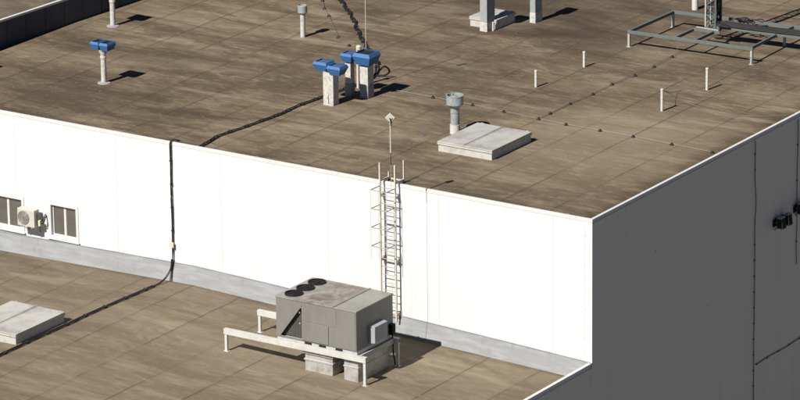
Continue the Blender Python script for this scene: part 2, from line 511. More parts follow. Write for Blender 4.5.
for x in (.14, .66):
    m = MB(); m.bar((x, -.5, .015), (x, -.002, .015), .035, .035); m.bar((x, -.02, -.28), (x, -.02, .05), .035, .03); m.bar((x, -.40, .0), (x, -.03, -.25), .02, .02)
    m.build('bracket', M_ACW, ac)

# ------------------------------------------------------------------ ladder with safety cage
lx0, lx1, ly = -8.63, -7.99, -.25
lad = thing('ladder', (lx0, ly, .1), 'rusty cream ladder with square safety cage climbing the white wall', 'ladder')
lo = Vector((-lx0, -ly, -.1))
for x in (lx0, lx1):
    m = MB(); m.box(x - .028, x + .028, ly - .03, ly + .03, .12, 5.98); part(m, 'rail', M_LADDER, lad, lo)
for k in range(17):
    z = .35 + k * .295
    m = MB(); m.tube([(lx0 + .03, ly, z), (lx1 - .03, ly, z)], .013, 6); part(m, 'rung', M_RUNG, lad, lo)
for z in (5.12, 4.42, 3.72, 3.02):
    m = MB(); yo = ly - .58
    for p, q in (((lx0, ly, z), (lx0 - .02, yo, z)), ((lx0 - .02, yo, z), (lx1 + .02, yo, z)), ((lx1 + .02, yo, z), (lx1, ly, z))):
        m.bar(p, q, .012, .035)
    part(m, 'cage_hoop', M_RUNG, lad, lo)
for x in (lx0 - .02, (lx0 + lx1) / 2, lx1 + .02):
    m = MB(); m.box(x - .009, x + .009, ly - .596, ly - .586, 2.55, 5.16); part(m, 'cage_bar', M_LADDER, lad, lo)
for z in (.35, 2.35, 4.75):
    for x in (lx0, lx1):
        m = MB(); m.box(x - .05, x + .05, ly + .031, -.005, z - .03, z + .03); m.box(x - .07, x + .07, -.03, -.001, z - .09, z + .09)
        part(m, 'wall_bracket', M_RUNG, lad, lo)
m = MB()
m.box(lx1 - .02, lx1 + .02, .30, .34, 5.2, 6.02); m.bar((lx1, ly, 5.30), (lx1, .32, 5.30), .06, .06)
m.bar((lx0, ly, 5.30), (lx0, .32, 5.30), .05, .04); m.box(lx0 - .02, lx0 + .02, .30, .34, 5.2, 5.50); m.bar((lx0, .32, 5.26), (lx1, .32, 5.26), .04, .05)
part(m, 'roof_landing', M_LADDER, lad, lo)

# ------------------------------------------------------------------ slim mast behind the rooftop unit
mp = (-7.05, -1.93)
zb = zlow(mp[0])
mast = thing('camera_mast', (mp[0], mp[1], zb), 'tall slim pole with small white square panel on top, rising by the ladder', 'antenna')
m = MB(); m.lathe((0, 0), [(.006, 0), (.006, 7.5), (.028, 7.5), (.024, 8.75)], 14); m.lathe((0, 0), [(.14, 0), (.14, .02)], 14); m.build('pole', M_MAST, mast, smooth=True)  # lower length thinned so its shadow on the white wall stays faint
m = MB(); m.tube([(.0, .0, 7.05), (.0, .0, 7.52)], .012); m.build('cable_wrap', M_BLACK, mast)
m = MB()
q = Matrix.Rotation(R(38), 4, 'Z') @ Matrix.Rotation(R(45), 4, 'Y')
for dx, dz, a, b in ((0, 0, .125, .125),):
    pts = [q @ Vector(v) for v in ((-a, -.03, -b), (a, -.03, -b), (a, .0, -b), (-a, .0, -b))]
    pts2 = [q @ Vector(v) for v in ((-a, -.03, b), (a, -.03, b), (a, .0, b), (-a, .0, b))]
    m.hexa([p + Vector((.02, -.05, 8.80)) for p in pts], [p + Vector((.02, -.05, 8.80)) for p in pts2])
m.build('panel', M_POST, mast, bevel=.006)
m = MB(); m.bar((.0, .0, 8.70), (.10, -.06, 8.62), .03, .03); m.bar((.10, -.09, 8.60), (.05, -.11, 8.80), .025, .025); m.bar((.09, -.1, 8.70), (.16, -.10, 8.80), .025, .025); m.bar((.09, -.1, 8.70), (.09, -.1, 8.52), .03, .03)
m.build('bracket', M_BLACK, mast)

# ------------------------------------------------------------------ rooftop air handling unit
ux0, ux1, uy0, uy1, uz0, uz1 = -9.88, -6.50, -5.08, -2.76, .62, 2.19
rtu = thing('rooftop_unit', (ux0, uy0, uz0), 'large grey rooftop air conditioning unit with three round fans and rust stained top', 'air conditioner')
ro = Vector((-ux0, -uy0, -uz0))
fx1 = -8.80                                 # end of the condenser section
m = MB()
zt = uz1 - .05
m.box(fx1, ux1, uy0, uy1, uz0 + .08, zt)                                     # main cabinet
m.box(ux0, fx1 - .002, uy0 + .62, uy1, uz0 + .08, zt)                        # condenser section body behind the open corner
m.box(ux0, fx1 - .002, uy0 + .02, uy0 + .618, zt - .02, zt - .001)
m.box(ux0, ux0 + .02, uy0 + .02, uy0 + .618, uz0 + .08, zt - .021)
part(m, 'cabinet', M_UNIT, rtu, ro, bevel=.012)
# front sheet with the cut-away corner
m = MB(); y = uy0
m.prism([(ux0, y, uz0 + .09), (ux0 + .17, y, uz0 + .13), (fx1 - .05, y, zt - .24), (fx1 - .004, y, zt - .24), (fx1 - .004, y, zt), (ux0, y, zt)], (0, .018, 0))
m.box(ux0, fx1 - .004, y + .001, y + .019, uz0 + .08, uz0 + .128)
part(m, 'guard_sheet', M_UNIT, rtu, ro)
m = MB(); m.box(ux0 + .03, fx1 - .01, uy0 + .16, uy0 + .61, uz0 + .12, zt - .03)
for k in range(22): m.box(ux0 + .03 + k * .048, ux0 + .05 + k * .048, uy0 + .145, uy0 + .16, uz0 + .14, zt - .05)
part(m, 'condenser_coil', M_COIL, rtu, ro)
for z in (1.32, 1.72):
    m = MB(); m.tube([(fx1 - .09, uy0 + .03, z), (fx1 - .09, uy0 + .012, z)], .03, 12); part(m, 'gauge_port', M_GALVG, rtu, ro)
# roof sheets of the cabinet
m = MB(); m.box(ux0 - .02, -7.46, uy0 - .02, uy1 + .02, zt, uz1); part(m, 'top_cover', M_UNITTOP, rtu, ro, bevel=.006)
m = MB(); m.box(-7.44, ux1 + .02, uy0 - .02, uy1 + .02, zt, uz1 - .004); part(m, 'top_cover', M_UNITTOP, rtu, ro, bevel=.006)
m = MB(); m.box(-7.48, -7.42, uy0 - .025, uy1 + .025, uz1 - .03, uz1 + .018); part(m, 'top_joint', M_UNIT, rtu, ro)
# access panels on the front
for a, b, z0, z1, d in ((-8.76, -7.66, uz0 + .12, uz0 + .80, .03), (-7.30, -6.54, uz0 + .10, zt - .03, .012), (-8.78, -7.34, uz0 + .83, zt - .03, .008)):
    m = MB(); m.box(a, b, uy0 - d, uy0 - .001, z0, z1); pnl = part(m, 'access_panel', M_UNIT, rtu, ro, bevel=.006)
# fans
for fy in (-4.62, -3.90, -3.17):
    m = MB(); c = (-9.42, fy)
    m.lathe(c, [(.33, uz1 + .001), (.33, uz1 + .05), (.30, uz1 + .05), (.30, uz1 + .004)], 32, False, False)
    fan = part(m, 'fan', M_BLACK, rtu, ro, smooth=True)
    m = MB(); m.lathe(c, [(.298, uz1 + .002), (.298, uz1 + .006)], 32); part(m, 'fan_throat', M_DARK, fan, ro)
    m = MB()
    for k in range(4):
        a = 2 * PI * k / 4 + fy
        p = lambda r, da, z: (c[0] + r * math.cos(a + da), c[1] + r * math.sin(a + da), z)
        m.hexa([p(.07, -.3, uz1 + .012), p(.28, -.42, uz1 + .010), p(.28, .34, uz1 + .026), p(.07, .3, uz1 + .024)],
               [p(.07, -.3, uz1 + .018), p(.28, -.42, uz1 + .016), p(.28, .34, uz1 + .032), p(.07, .3, uz1 + .030)])
    m.lathe(c, [(.085, uz1 + .008), (.085, uz1 + .036)], 16)
    part(m, 'blades', M_BLACK, fan, ro)
    m = MB()
    for r in (.1, .17, .24, .29):
        pts = [(c[0] + r * math.cos(2 * PI * k / 28), c[1] + r * math.sin(2 * PI * k / 28), uz1 + .056) for k in range(29)]
        m.tube(pts, .004, 5)
    for k in range(6):
        a = 2 * PI * k / 6 + .3
        m.bar((c[0], c[1], uz1 + .060), (c[0] + .31 * math.cos(a), c[1] + .31 * math.sin(a), uz1 + .058), .008, .006)
    part(m, 'wire_guard', M_BLACK, fan, ro)
# base rail with fork openings, side hood
m = MB(); m.box(ux0 + .02, ux1 - .0, uy0 + .03, uy1 - .02, uz0 - .05, uz0 + .078); part(m, 'base_rail', M_GALV, rtu, ro)
for a in (-8.7, -8.1, -7.4):
    m = MB(); m.box(a, a + .3, uy0 + .022, uy0 + .029, uz0 - .02, uz0 + .055); part(m, 'fork_slot', M_DARK, rtu, ro)
m = MB()
m.prism([(ux1 + .001, -4.30, .78), (ux1 + .26, -4.30, .83), (ux1 + .26, -4.30, 1.42), (ux1 + .001, -4.30, 1.46)], (0, .03, 0))
m.prism([(ux1 + .001, -3.53, .78), (ux1 + .26, -3.53, .83), (ux1 + .26, -3.53, 1.42), (ux1 + .001, -3.53, 1.46)], (0, .03, 0))
m.hexa([(ux1 + .001, -4.27, 1.43), (ux1 + .26, -4.27, 1.39), (ux1 + .26, -3.53, 1.39), (ux1 + .001, -3.53, 1.43)],
       [(ux1 + .001, -4.27, 1.458), (ux1 + .26, -4.27, 1.418), (ux1 + .26, -3.53, 1.418), (ux1 + .001, -3.53, 1.458)])
m.box(ux1 + .23, ux1 + .258, -4.27, -3.53, .84, 1.385)
for k in range(6): m.box(ux1 + .259, ux1 + .27, -4.22, -3.58, .89 + k * .085, .915 + k * .085)
part(m, 'intake_hood', M_HOOD, rtu, ro)
m = MB(); m.box(ux1 + .001, ux1 + .16, -3.02, -2.84, .72, 1.12); m.tube([(ux1 + .08, -2.93, .72), (ux1 + .09, -2.9, .45), (ux1 + .05, -2.85, .1), (ux1 + .1, -2.8, -.45)], .025)
part(m, 'isolator_box', M_DARK, rtu, ro)

# steel support stand
std = thing('equipment_stand', (-12.1, -5.1, zlow(-12)), 'white painted steel beam stand on short legs carrying the rooftop unit', 'support frame')
so = Vector((12.1, 5.1, -zlow(-12)))


def ibeam(y, xa, xb, zt, h, w, mat, name):
    m = MB(); m.box(xa, xb, y - w / 2, y + w / 2, zt - .018, zt); m.box(xa, xb, y - w / 2, y + w / 2, zt - h, zt - h + .018); m.box(xa, xb, y - .012, y + .012, zt - h + .018, zt - .018)
    m.box(xa, xa + .012, y - w / 2 + .004, y + w / 2 - .004, zt - h + .019, zt - .019); m.box(xb - .012, xb, y - w / 2 + .004, y + w / 2 - .004, zt - h + .019, zt - .019)
    return part(m, name, mat, std, so)


def channel(y, xa, xb, zt, h, w):          # web to the front
    m = MB(); m.box(xa, xb, y, y + .014, zt - h, zt); m.box(xa, xb, y + .0145, y + w, zt - .014, zt - .0005); m.box(xa, xb, y + .0145, y + w, zt - h + .0005, zt - h + .014)
    return part(m, 'beam', M_BEAM, std, so)


channel(-5.13, -12.13, -6.10, .565, .20, .14)
channel(-2.86, -12.26, -6.22, .565, .20, .14)
m = MB(); m.box(-6.46, -6.38, -4.99, -2.87, .38, .56); part(m, 'cross_beam', M_SLEG, std, so)
m = MB(); m.box(-9.80, -9.72, -4.99, -2.87, .40, .56); part(m, 'cross_beam', M_SLEG, std, so)
for x, y in ((-12.06, -5.06), (-6.17, -5.06), (-6.29, -2.79), (-12.19, -2.79)):
    m = MB(); m.box(x - .05, x + .05, y - .045, y + .045, zlow(x) + .012, .362); m.box(x - .09, x + .09, y - .08, y + .08, zlow(x) - .005, zlow(x) + .012)
    part(m, 'leg', M_BEAM, std, so)

# two sheet metal duct boots below the unit
d1 = thing('duct_boot', (-8.76, -4.98, zlow(-8.2)), 'crinkled foil covered duct box under the middle of the rooftop unit', 'duct')
do = Vector((8.76, 4.98, -zlow(-8.2)))
m = MB(); m.box(-8.76, -7.60, -4.96, -3.9, -.45, .22); part(m, 'casing', M_CRINKLE, d1, do, bevel=.02)
m = MB(); m.box(-8.82, -7.54, -5.02, -3.84, .222, .36); m.box(-8.70, -7.66, -4.9, -3.95, .361, .568); part(m, 'collar', M_CRINKLE, d1, do, bevel=.015)
m = MB(); m.box(-8.79, -7.57, -4.99, -3.87, -.02, .03); part(m, 'band', M_GALV, d1, do)
d2 = thing('duct_boot', (-7.1, -4.98, zlow(-6.8)), 'long foil covered duct box under the shaded end of the rooftop unit', 'duct')
do = Vector((7.1, 4.98, -zlow(-6.8)))
m = MB(); m.box(-7.12, -6.53, -4.96, -2.98, -.5, .30); part(m, 'casing', M_CRINKLE, d2, do, bevel=.02)
m = MB(); m.box(-7.15, -6.50, -4.985, -2.96, .302, .37); m.box(-7.1, -6.55, -4.94, -3.0, .371, .568); part(m, 'collar', M_CRINKLE, d2, do, bevel=.012)
m = MB(); m.box(-7.14, -6.51, -4.982, -2.965, .04, .075); part(m, 'band', M_GALV, d2, do)

# ------------------------------------------------------------------ roof hatches


def hatch(x0, x1, y0, y1, h, z, label, split=True):
    th = thing('roof_hatch', (x0, y0, z), label, 'roof hatch', 'sheet metal roof hatches')
    w, d = x1 - x0, y1 - y0
    m = MB(); m.box(.03, w - .03, .03, d - .03, -.06, h - .05); m.build('curb', M_CURB, th)
    m = MB(); m.box(0, w, 0, d, h - .049, h); m.build('lid', M_LID, th, bevel=.012)
    m = MB(); m.box(0.004, w - .004, -.006, .028, h - .12, h - .051); m.box(w - .028, w + .006, .03, d - .004, h - .12, h - .051); m.build('lid_skirt', M_CURB, th)
    if split:
        m = MB(); c = w * .475
        m.box(c - .025, c + .025, -.008, d + .004, h + .0005, h + .035); m.box(c + .026, c + .07, .0, d, h + .0005, h + .012)
        m.build('lid_ridge', M_LID, th)
    for px, py in ((.15, d + .001), (w - .25, d + .001)):
        m = MB(); m.box(px, px + .12, py, py + .03, h - .10, h + .01); m.build('hinge', M_GALVG, th)
    m = MB(); m.bar((w + .012, d * .25, h - .16), (w + .012, d * .25 + .22, h - .16), .02, .025); m.build('handle', M_GALV, th)
    return th


hatch(-9.0, -6.65, 4.12, 6.88, .385, ZU, 'square weathered roof hatch with ridged lid in front of the drum headed flue')
hatch(-21.05, -18.62, -8.76, -5.86, .415, zlow(-19.6), 'pale roof hatch on the lower roof beside the black cable')
hatch(-17.12, -15.84, 19.2, 20.7, .40, ZU, 'small far roof hatch half hidden behind a grey square shaft', False)

# ------------------------------------------------------------------ vents


def trough(m_out, m_in, c, z0, a0, b0, a1, b1, h, parent, name='cap'):
    m = MB()
    m.frustum(c, a0, b0, z0, a1, b1, z0 + h * .72)
    x, y = c
    zt, zr = z0 + h * .72 + .0005, z0 + h
    # rim folded inwards round the open top
    w = .03
    A, B, k = a1, b1, .84
    o0 = [(x - A, y - B), (x + A, y - B), (x + A, y + B), (x - A, y + B)]
    o1 = [(x - A * k, y - B * k), (x + A * k, y - B * k), (x + A * k, y + B * k), (x - A * k, y + B * k)]
    i0 = [(x - A + w, y - B + w), (x + A - w, y - B + w), (x + A - w, y + B - w), (x - A + w, y + B - w)]
    i1 = [(x - A * k + w, y - B * k + w), (x + A * k - w, y - B * k + w), (x + A * k - w, y + B * k - w), (x - A * k + w, y + B * k - w)]
    V = [[m.bm.verts.new((p[0], p[1], z)) for p in ring] for ring, z in ((o0, zt), (o1, zr), (i1, zr), (i0, zt))]
    for r1, r2 in zip(V, V[1:] + V[:1]):
        for q in range(4):
            m.bm.faces.new((r1[q], r1[(q + 1) % 4], r2[(q + 1) % 4], r2[q]))
    cap = m.build(name, m_out, parent)
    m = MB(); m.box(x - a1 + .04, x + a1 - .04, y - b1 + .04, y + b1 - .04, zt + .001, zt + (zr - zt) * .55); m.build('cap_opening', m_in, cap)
    return cap


# slim round vents with paired blue cowls
v = thing('roof_vent', (-24.79, 5.06, ZU + .0), 'slim white pipe vent with whole double blue cowl, alone on the left of the roof', 'vent', 'round vents with blue cowls')
m = MB(); m.lathe((0, 0), [(.105, -.02), (.105, 1.00), (.125, 1.0), (.125, 1.07), (.10, 1.07), (.105, 1.15), (.20, 1.33), (.20, 1.35)], 20); m.build('pipe', M_COLUMN, v, smooth=True)
m = MB(); m.lathe((0, 0), [(.26, -.02), (.25, .02), (.12, .05)], 20); m.build('base_flange', M_CONC, v, smooth=True)
for s in (-1, 1):
    trough(M_BLUE, M_DARK, (s * .215, 0), 1.36, .15, .22, .205, .29, .30, v, 'cowl')
m = MB(); m.box(-.012, .012, -.29, .29, 1.41, 1.59); m.build('cowl_strap', M_DARK, v)
dup(v, (-29.40, 11.86, ZU), 'slim white pipe vent beside the dark raised block, its blue cowl cut off above', 'round vents with blue cowls')
dup(v, (-30.15, 3.0, ZU), 'slim white pipe vent outside the left edge, only a cowl shadow showing', 'round vents with blue cowls')

# square shafts with blue cowls
sh = thing('ventilation_shaft', (-15.68, 7.14, ZU), 'wide whitewashed square shaft with two blue cowls, nearest of the shaft cluster', 'vent')
m = MB(); m.box(-.23, .23, -.19, .19, -.02, 1.30); m.build('column', M_COLUMN, sh, bevel=.012)
m = MB(); m.box(-.0, .022, -.193, -.189, .06, .42); m.build('slot', M_DARK, sh)
trough(M_BLUE, M_BLUETOP, (-.32, 0.02), 1.30, .20, .20, .315, .30, .36, sh, 'cowl'); trough(M_BLUE, M_BLUETOP, (.32, -.02), 1.23, .20, .20, .315, .30, .36, sh, 'cowl')
m = MB(); m.box(-.06, .06, -.2, .2, 1.302, 1.50); m.build('cowl_saddle', M_DARK, sh)


def shaft(loc, a, b, h, zsplit, ca, cb, ch, label, top, low=M_CONC, up=M_COLUMN):
    s = thing('ventilation_shaft', loc, label, 'vent')
    m = MB(); m.box(-a, a, -b, b, zsplit + .001, h); m.build('column', up, s, bevel=.01)
    m = MB(); m.box(-a - .01, a + .01, -b - .01, b + .01, -.02, zsplit); m.build('plinth', low, s, bevel=.01)
    m = MB(); m.box(-a + .03, a - .03, -b + .03, b - .03, h + .001, h + .07); m.build('neck', M_DARK, s)
    trough(M_BLUE, top, (0, 0), h + .06, ca * .70, cb * .72, ca, cb, ch, s, 'cowl')
    return s


shaft((-15.72, 8.49, ZU), .125, .14, 1.30, .50, .26, .28, .34, 'narrow square shaft with small blue cowl, in the middle of the shaft cluster', M_BLUETOP)
shaft((-15.05, 8.64, ZU), .18, .20, 1.26, .52, .40, .40, .46, 'square shaft with large open topped blue cowl, rightmost of the shaft cluster', M_DARK)
shaft((-16.17, 19.06, ZU), .165, .30, 1.62, .38, .36, .45, .44, 'square shaft with pale foot standing in front of the small far hatch', M_DARK, M_COLUMN, M_CONC)
shaft((-15.16, 21.12, ZU), .125, .26, 1.62, .42, .30, .40, .44, 'square shaft standing right of the small far hatch', M_DARK, M_COLUMN, M_GALVG)

# white standpipe and aerial behind the cluster
sp = thing('standpipe', (-16.02, 9.49, ZU), 'thin white standpipe with a pale round cap among the blue cowled shafts', 'pipe')
m = MB(); m.lathe((0, 0), [(.05, -.02), (.05, 1.52)], 12); m.build('pipe', M_POST, sp, smooth=True)
m = MB(); m.lathe((.05, 0), [(.06, 1.50), (.10, 1.54), (.10, 1.66), (.05, 1.70)], 14); m.build('pipe_cap', M_CREAM, sp, smooth=True)
m = MB(); m.tube([(-15.72, 9.62, ZU - .02), (-15.72, 9.62, ZU + 5.5)], .014, 8)
tag(m.build('aerial_rod', M_MAST), 'very thin bare aerial rod rising out of the shaft cluster', 'antenna')

# capped grey vent pipe
gv = thing('capped_vent', (-21.9, 14.4, ZU), 'slim pale vent pipe with plain grey round cap behind the blue shafts', 'vent')
m = MB(); m.lathe((0, 0), [(.10, -.02), (.10, 1.0)], 18); m.build('pipe', M_COLUMN, gv, smooth=True)
m = MB(); m.lathe((0, 0), [(.12, .96), (.19, 1.02), (.19, 1.30), (.165, 1.32), (.165, 1.2)], 22, True, True); m.build('cap', M_GALVG, gv, smooth=True)
# flue
fl = thing('flue', (-9.66, 6.37, ZU), 'round grey metal flue with a wide drum head behind the square roof hatch', 'vent')
m = MB(); m.lathe((0, 0), [(.19, -.02), (.19, .34)], 24); m.build('sleeve', M_POST, fl, smooth=True)
m = MB(); m.lathe((0, 0), [(.165, .341), (.165, .80), (.175, .80), (.175, .83), (.165, .83), (.165, 1.08)], 24); m.build('pipe', M_GALVG, fl, smooth=True)
m = MB(); m.lathe((0, 0), [(.17, .98), (.21, 1.01), (.30, 1.11), (.32, 1.12), (.32, 1.44), (.335, 1.44), (.335, 1.47), (.29, 1.47), (.29, 1.26)], 28, True, True); m.build('drum_head', M_GALVG, fl, smooth=True)
m = MB()
for k in range(3):
    a = 2 * PI * k / 3 + .4
    m.bar((.28 * math.cos(a), .28 * math.sin(a), 1.27), (.28 * math.cos(a), .28 * math.sin(a), 1.46), .05, .012)
m.lathe((0, 0), [(.21, 1.37), (.22, 1.38), (.03, 1.43)], 20)
m.build('rain_cone', M_GALVG, fl)

# plain white posts
first = None
for (x, y, h, lab) in ((-10.26, 13.08, .66, 'short white pipe post, leftmost of the four plain posts'),
                       (-10.10, 16.40, .62, 'short white pipe post nearest the left corner leg of the steel frame'),
                       (-4.54, 12.75, .86, 'taller white pipe post with two thin wires leaving its top'),
                       (-4.47, 16.06, .87, 'taller white pipe post in front of the steel frame right corner leg')):
    p = thing('vent_post', (x, y, ZU), lab, 'pipe', 'plain white pipe posts on the upper roof')
    m = MB(); m.lathe((0, 0), [(.052, -.02), (.052, h * .55), (.058, h * .55), (.058, h * .62), (.052, h * .62), (.052, h - .06)], 14); m.build('pipe', M_POST, p, smooth=True)
    m = MB(); m.lathe((0, 0), [(.06, h - .06), (.06, h), (.03, h + .012)], 14); m.build('pipe_cap', M_POST, p, smooth=True)
p = MB(); p.lathe((0, 0), [(.04, 0), (.04, .36)], 12)
o = p.build('vent_post', M_POST, smooth=True); o.location = (-15.9, 19.05, ZU)
tag(o, 'tiny white pipe post against the shaded side of the small far hatch', 'pipe')
p = thing('standpipe', (-10.57, 25.94, ZU), 'fat white pipe behind the back beam of the green steel frame', 'pipe')
m = MB(); m.lathe((0, 0), [(.13, -.02), (.13, 1.3)], 18); m.build('pipe', M_POST, p, smooth=True)
m = MB(); m.lathe((0, 0), [(.20, 1.301), (.20, 1.36), (.05, 1.46)], 18); m.build('pipe_cap', M_GALV, p, smooth=True)
o = MB().lathe((0, 0), [(.13, .004), (.12, .02), (.05, .03)], 18).build('roof_drain', M_WCAB, smooth=True)
o.location = (-10.55, 5.55, ZU); tag(o, 'small dark round roof drain left of the flue', 'drain')
o = MB().box(-.22, .22, -.05, .05, 0, .012).build('dark_strip', M_STRIP)  # thin black strip lying flat on the felt
o.location = (-14.35, 14.25, ZU); o.rotation_euler.z = R(62); tag(o, 'short black strip alone on the open roof near the top middle', 'patch')

# ------------------------------------------------------------------ green steel antenna frame and lattice mast
fr = thing('antenna_frame', (-7.4, 21.5, ZU), 'low green grey steel beam frame on short legs carrying the lattice mast', 'support frame')
fo = Vector((7.4, -21.5, -ZU))
ZB = 5.88


def chan(p, q, w=.085, h=.125, mat=M_STEEL, zt=ZB, name='beam'):
    m = MB(); p = Vector((p[0], p[1], zt - h / 2)); q = Vector((q[0], q[1], zt - h / 2))
    m.bar(p, q, w, h)
    return part(m, name, mat, fr, fo, bevel=.006)


chan((-10.10, 19.75), (-4.66, 20.02))
chan((-10.05, 23.22), (-1.0, 24.0))
chan((-10.06, 19.80), (-10.01, 23.16))
chan((-8.05, 19.93), (-8.05, 21.28), .08, .12, zt=ZB - .003)
chan((-7.18, 19.97), (-7.18, 22.0), .08, .12, zt=ZB - .003)
chan((-4.80, 20.08), (-4.86, 22.34), .08, .12, zt=ZB - .003)
chan((-8.10, 21.34), (-6.9, 21.42), .07, .10, zt=ZB - .006)
chan((-7.9, 22.0), (-1.0, 22.57), .07, .08, mat=M_STEEL, zt=ZB - .006)
chan((-4.86, 22.46), (-4.86, 23.6), .09, .12, zt=ZB - .004)
for x, y in ((-10.06, 19.78), (-4.72, 20.02), (-10.0, 23.15), (-4.88, 23.0), (-1.1, 23.95), (-1.1, 22.6)):
    m = MB(); m.box(x - .045, x + .045, y - .045, y + .045, ZU + .012, ZB - .126); m.box(x - .09, x + .09, y - .09, y + .09, ZU - .003, ZU + .012)
    part(m, 'leg', M_SLEG, fr, fo)
m = MB(); m.bar((-8.0, 21.5, ZB + .012), (-7.0, 21.5, ZB + .012), .12, .02); m.bar((-8.0, 22.35, ZB + .012), (-7.0, 22.35, ZB + .012), .12, .02)
part(m, 'mast_plate', M_SLEG, fr, fo)

tw = thing('lattice_mast', (-7.5, 21.95, ZB + .022), 'square lattice mast with black cables inside standing on the steel frame', 'antenna mast')
H = 7.0
W = .22
for sx, sy in ((-1, -1), (1, -1), (1, 1), (-1, 1)):
    m = MB(); m.box(sx * W - .03, sx * W + .03, sy * W - .03, sy * W + .03, 0, H); m.build('mast_leg', M_SLEG if sx < 0 else M_STEEL, tw)
m = MB()
k = 0
z = .1
while z < H - .4:
    for a, b in (((-W, -W), (W, -W)), ((W, -W), (W, W)), ((W, W), (-W, W)), ((-W, W), (-W, -W))):
        if k % 2: a, b = b, a
        m.bar((a[0], a[1], z), (b[0], b[1], z + .36), .016, .028)
        m.bar((a[0], a[1], z), (b[0], b[1], z), .016, .022)
    z += .37; k += 1
m.build('bracing', M_STEEL, tw)
m = MB()
for i in range(12):
    a, b = .16 + random.uniform(-.05, .13), random.uniform(-.19, .12)
    m.tube([(a + .5, -.05 + b * .3, .06), (a + .12, b, .07 + i * .012), (a, b, .28)] + [(a + random.uniform(-.015, .015), b, .5 + q) for q in range(0, 7)], .026, 8)
m.build('cable_bundle', M_BLACK, tw, smooth=True)
cb = MB()
for i in range(8):
    y0 = 22.02 + i * .05
    pts = [(-7.15, y0 - .02, 5.97 + (i % 3) * .04)]
    for q in range(1, 13):
        x = -7.15 + q * .52
        pts.append((x, y0 + .065 * q * .9 + random.uniform(-.015, .015), 5.93 + (i % 3) * .04 + random.uniform(-.008, .012)))
    cb.tube(pts, .045, 8)
tag(cb.build('cable_run', M_BLACK, smooth=True), 'thick bundle of black cables lying along the steel frame from the mast foot', 'cable')
m = MB()
random.seed(3)
for i in range(6):
    x, y = -6.85 + random.uniform(0, .75), 22.95 + random.uniform(-.15, .2)
    pts = [(x + .22 * math.cos(a * .6) * (1 + i * .08), y + .12 * math.sin(a * .6), 5.92 + .03 * i + .05 * math.sin(a)) for a in range(11)]
    m.tube(pts, .022, 6)
tag(m.build('cable_coil', M_BLACK, smooth=True), 'tangled coil of spare black cable heaped on the frame beside the mast foot', 'cable')


# ------------------------------------------------------------------ cables
def smooth_path(pts, n=8):
    out = []
    P = [Vector(p) for p in pts]
    for i in range(len(P) - 1):
        p0, p1, p2, p3 = P[max(i - 1, 0)], P[i], P[i + 1], P[min(i + 2, len(P) - 1)]
        for k in range(n):
            u = k / n
            out.append(.5 * ((2 * p1) + (-p0 + p2) * u + (2 * p0 - 5 * p1 + 4 * p2 - p3) * u * u + (-p0 + 3 * p1 - 3 * p2 + p3) * u ** 3))
    out.append(P[-1])
    return out


def cable_pair(name, pts, r, gap, clip_every, label, zf, wave=.0):
    c = thing(name, (pts[0][0], pts[0][1], zf(pts[0][0])), label, 'cable')
    o = Vector(c.location)
    path = smooth_path([Vector((p[0], p[1], 0)) for p in pts], 10)
    dist, nextc = 0, clip_every * .4
    sides = [MB(), MB()]
    L = [[], []]
    ph = random.random() * 6
    for i, p in enumerate(path):
        d = (path[min(i + 1, len(path) - 1)] - path[max(i - 1, 0)]).normalized()
        nrm = Vector((-d.y, d.x, 0))
        if i: dist += (p - path[i - 1]).length
        for s in (0, 1):
            w = wave * math.sin(dist * 4.2 + ph + s * 1.3) * .5
            q = p + nrm * ((s - .5) * gap + w)
            q.z = zf(q.x) + r + .012 + abs(math.sin(dist * PI / clip_every)) * .015 * s
            L[s].append(q - o)
        if dist > nextc:
            nextc += clip_every
            m = MB()
            z = zf(p.x)
            m.hexa([p + nrm * a + d * b + Vector((0, 0, z - .004)) - o for a, b in ((-.10, -.07), (.10, -.07), (.10, .07), (-.10, .07))],
                   [p + nrm * a + d * b + Vector((0, 0, z + .085)) - o for a, b in ((-.07, -.04), (.07, -.04), (.07, .04), (-.07, .04))])
            m.build('clip', M_BLACK, c)
    for s in (0, 1):
        sides[s].tube(L[s], r, 8); sides[s].build('strand', M_BLACK, c, smooth=True)
    return c


up = lambda x: ZU
cable_pair('power_cable', [(-16.70, .10), (-16.78, .79), (-16.89, 1.46), (-16.81, 2.25), (-16.70, 3.06), (-16.63, 3.93), (-16.54, 4.98), (-16.58, 6.18), (-16.49, 7.32), (-16.42, 8.2), (-16.25, 9.6), (-16.2, 10.4), (-16.42, 11.34), (-17.07, 12.41)],
           .022, .11, .86, 'clipped pair of black cables from the white wall top to the shaft cluster', up)
cable_pair('power_cable', [(-17.07, 12.5), (-18.3, 13.84), (-19.14, 14.69), (-20.43, 16.14), (-21.8, 17.78), (-23.77, 19.84), (-25, 21)],
           .03, .08, .6, 'thick wavy black cable slanting away behind the shaft cluster', up, .10)
cable_pair('power_cable', [(-18.21, -1.0), (-18.22, -1.5), (-18.25, -2.12), (-18.31, -3.27), (-18.36, -4.73), (-18.35, -5.95), (-18.39, -7.55), (-18.39, -9.42), (-18.4, -12.5)],
           .027, .11, 1.15, 'clipped pair of black cables crossing the lower roof past the pale hatch', zlow)
# loop of slack cable by the cluster
pts = [(-16.3, 9.9, ZU + .05), (-15.9, 10.5, ZU + .30), (-15.75, 10.9, ZU + .55), (-15.7, 11.2, ZU + .30), (-16.0, 11.3, ZU + .06), (-16.4, 11.0, ZU + .05), (-16.1, 10.3, ZU + .05)]
tag(MB().tube(smooth_path(pts, 8), .035).build('cable_loop', M_BLACK, smooth=True), 'slack loop of black cable standing up beside the large blue cowl', 'cable')

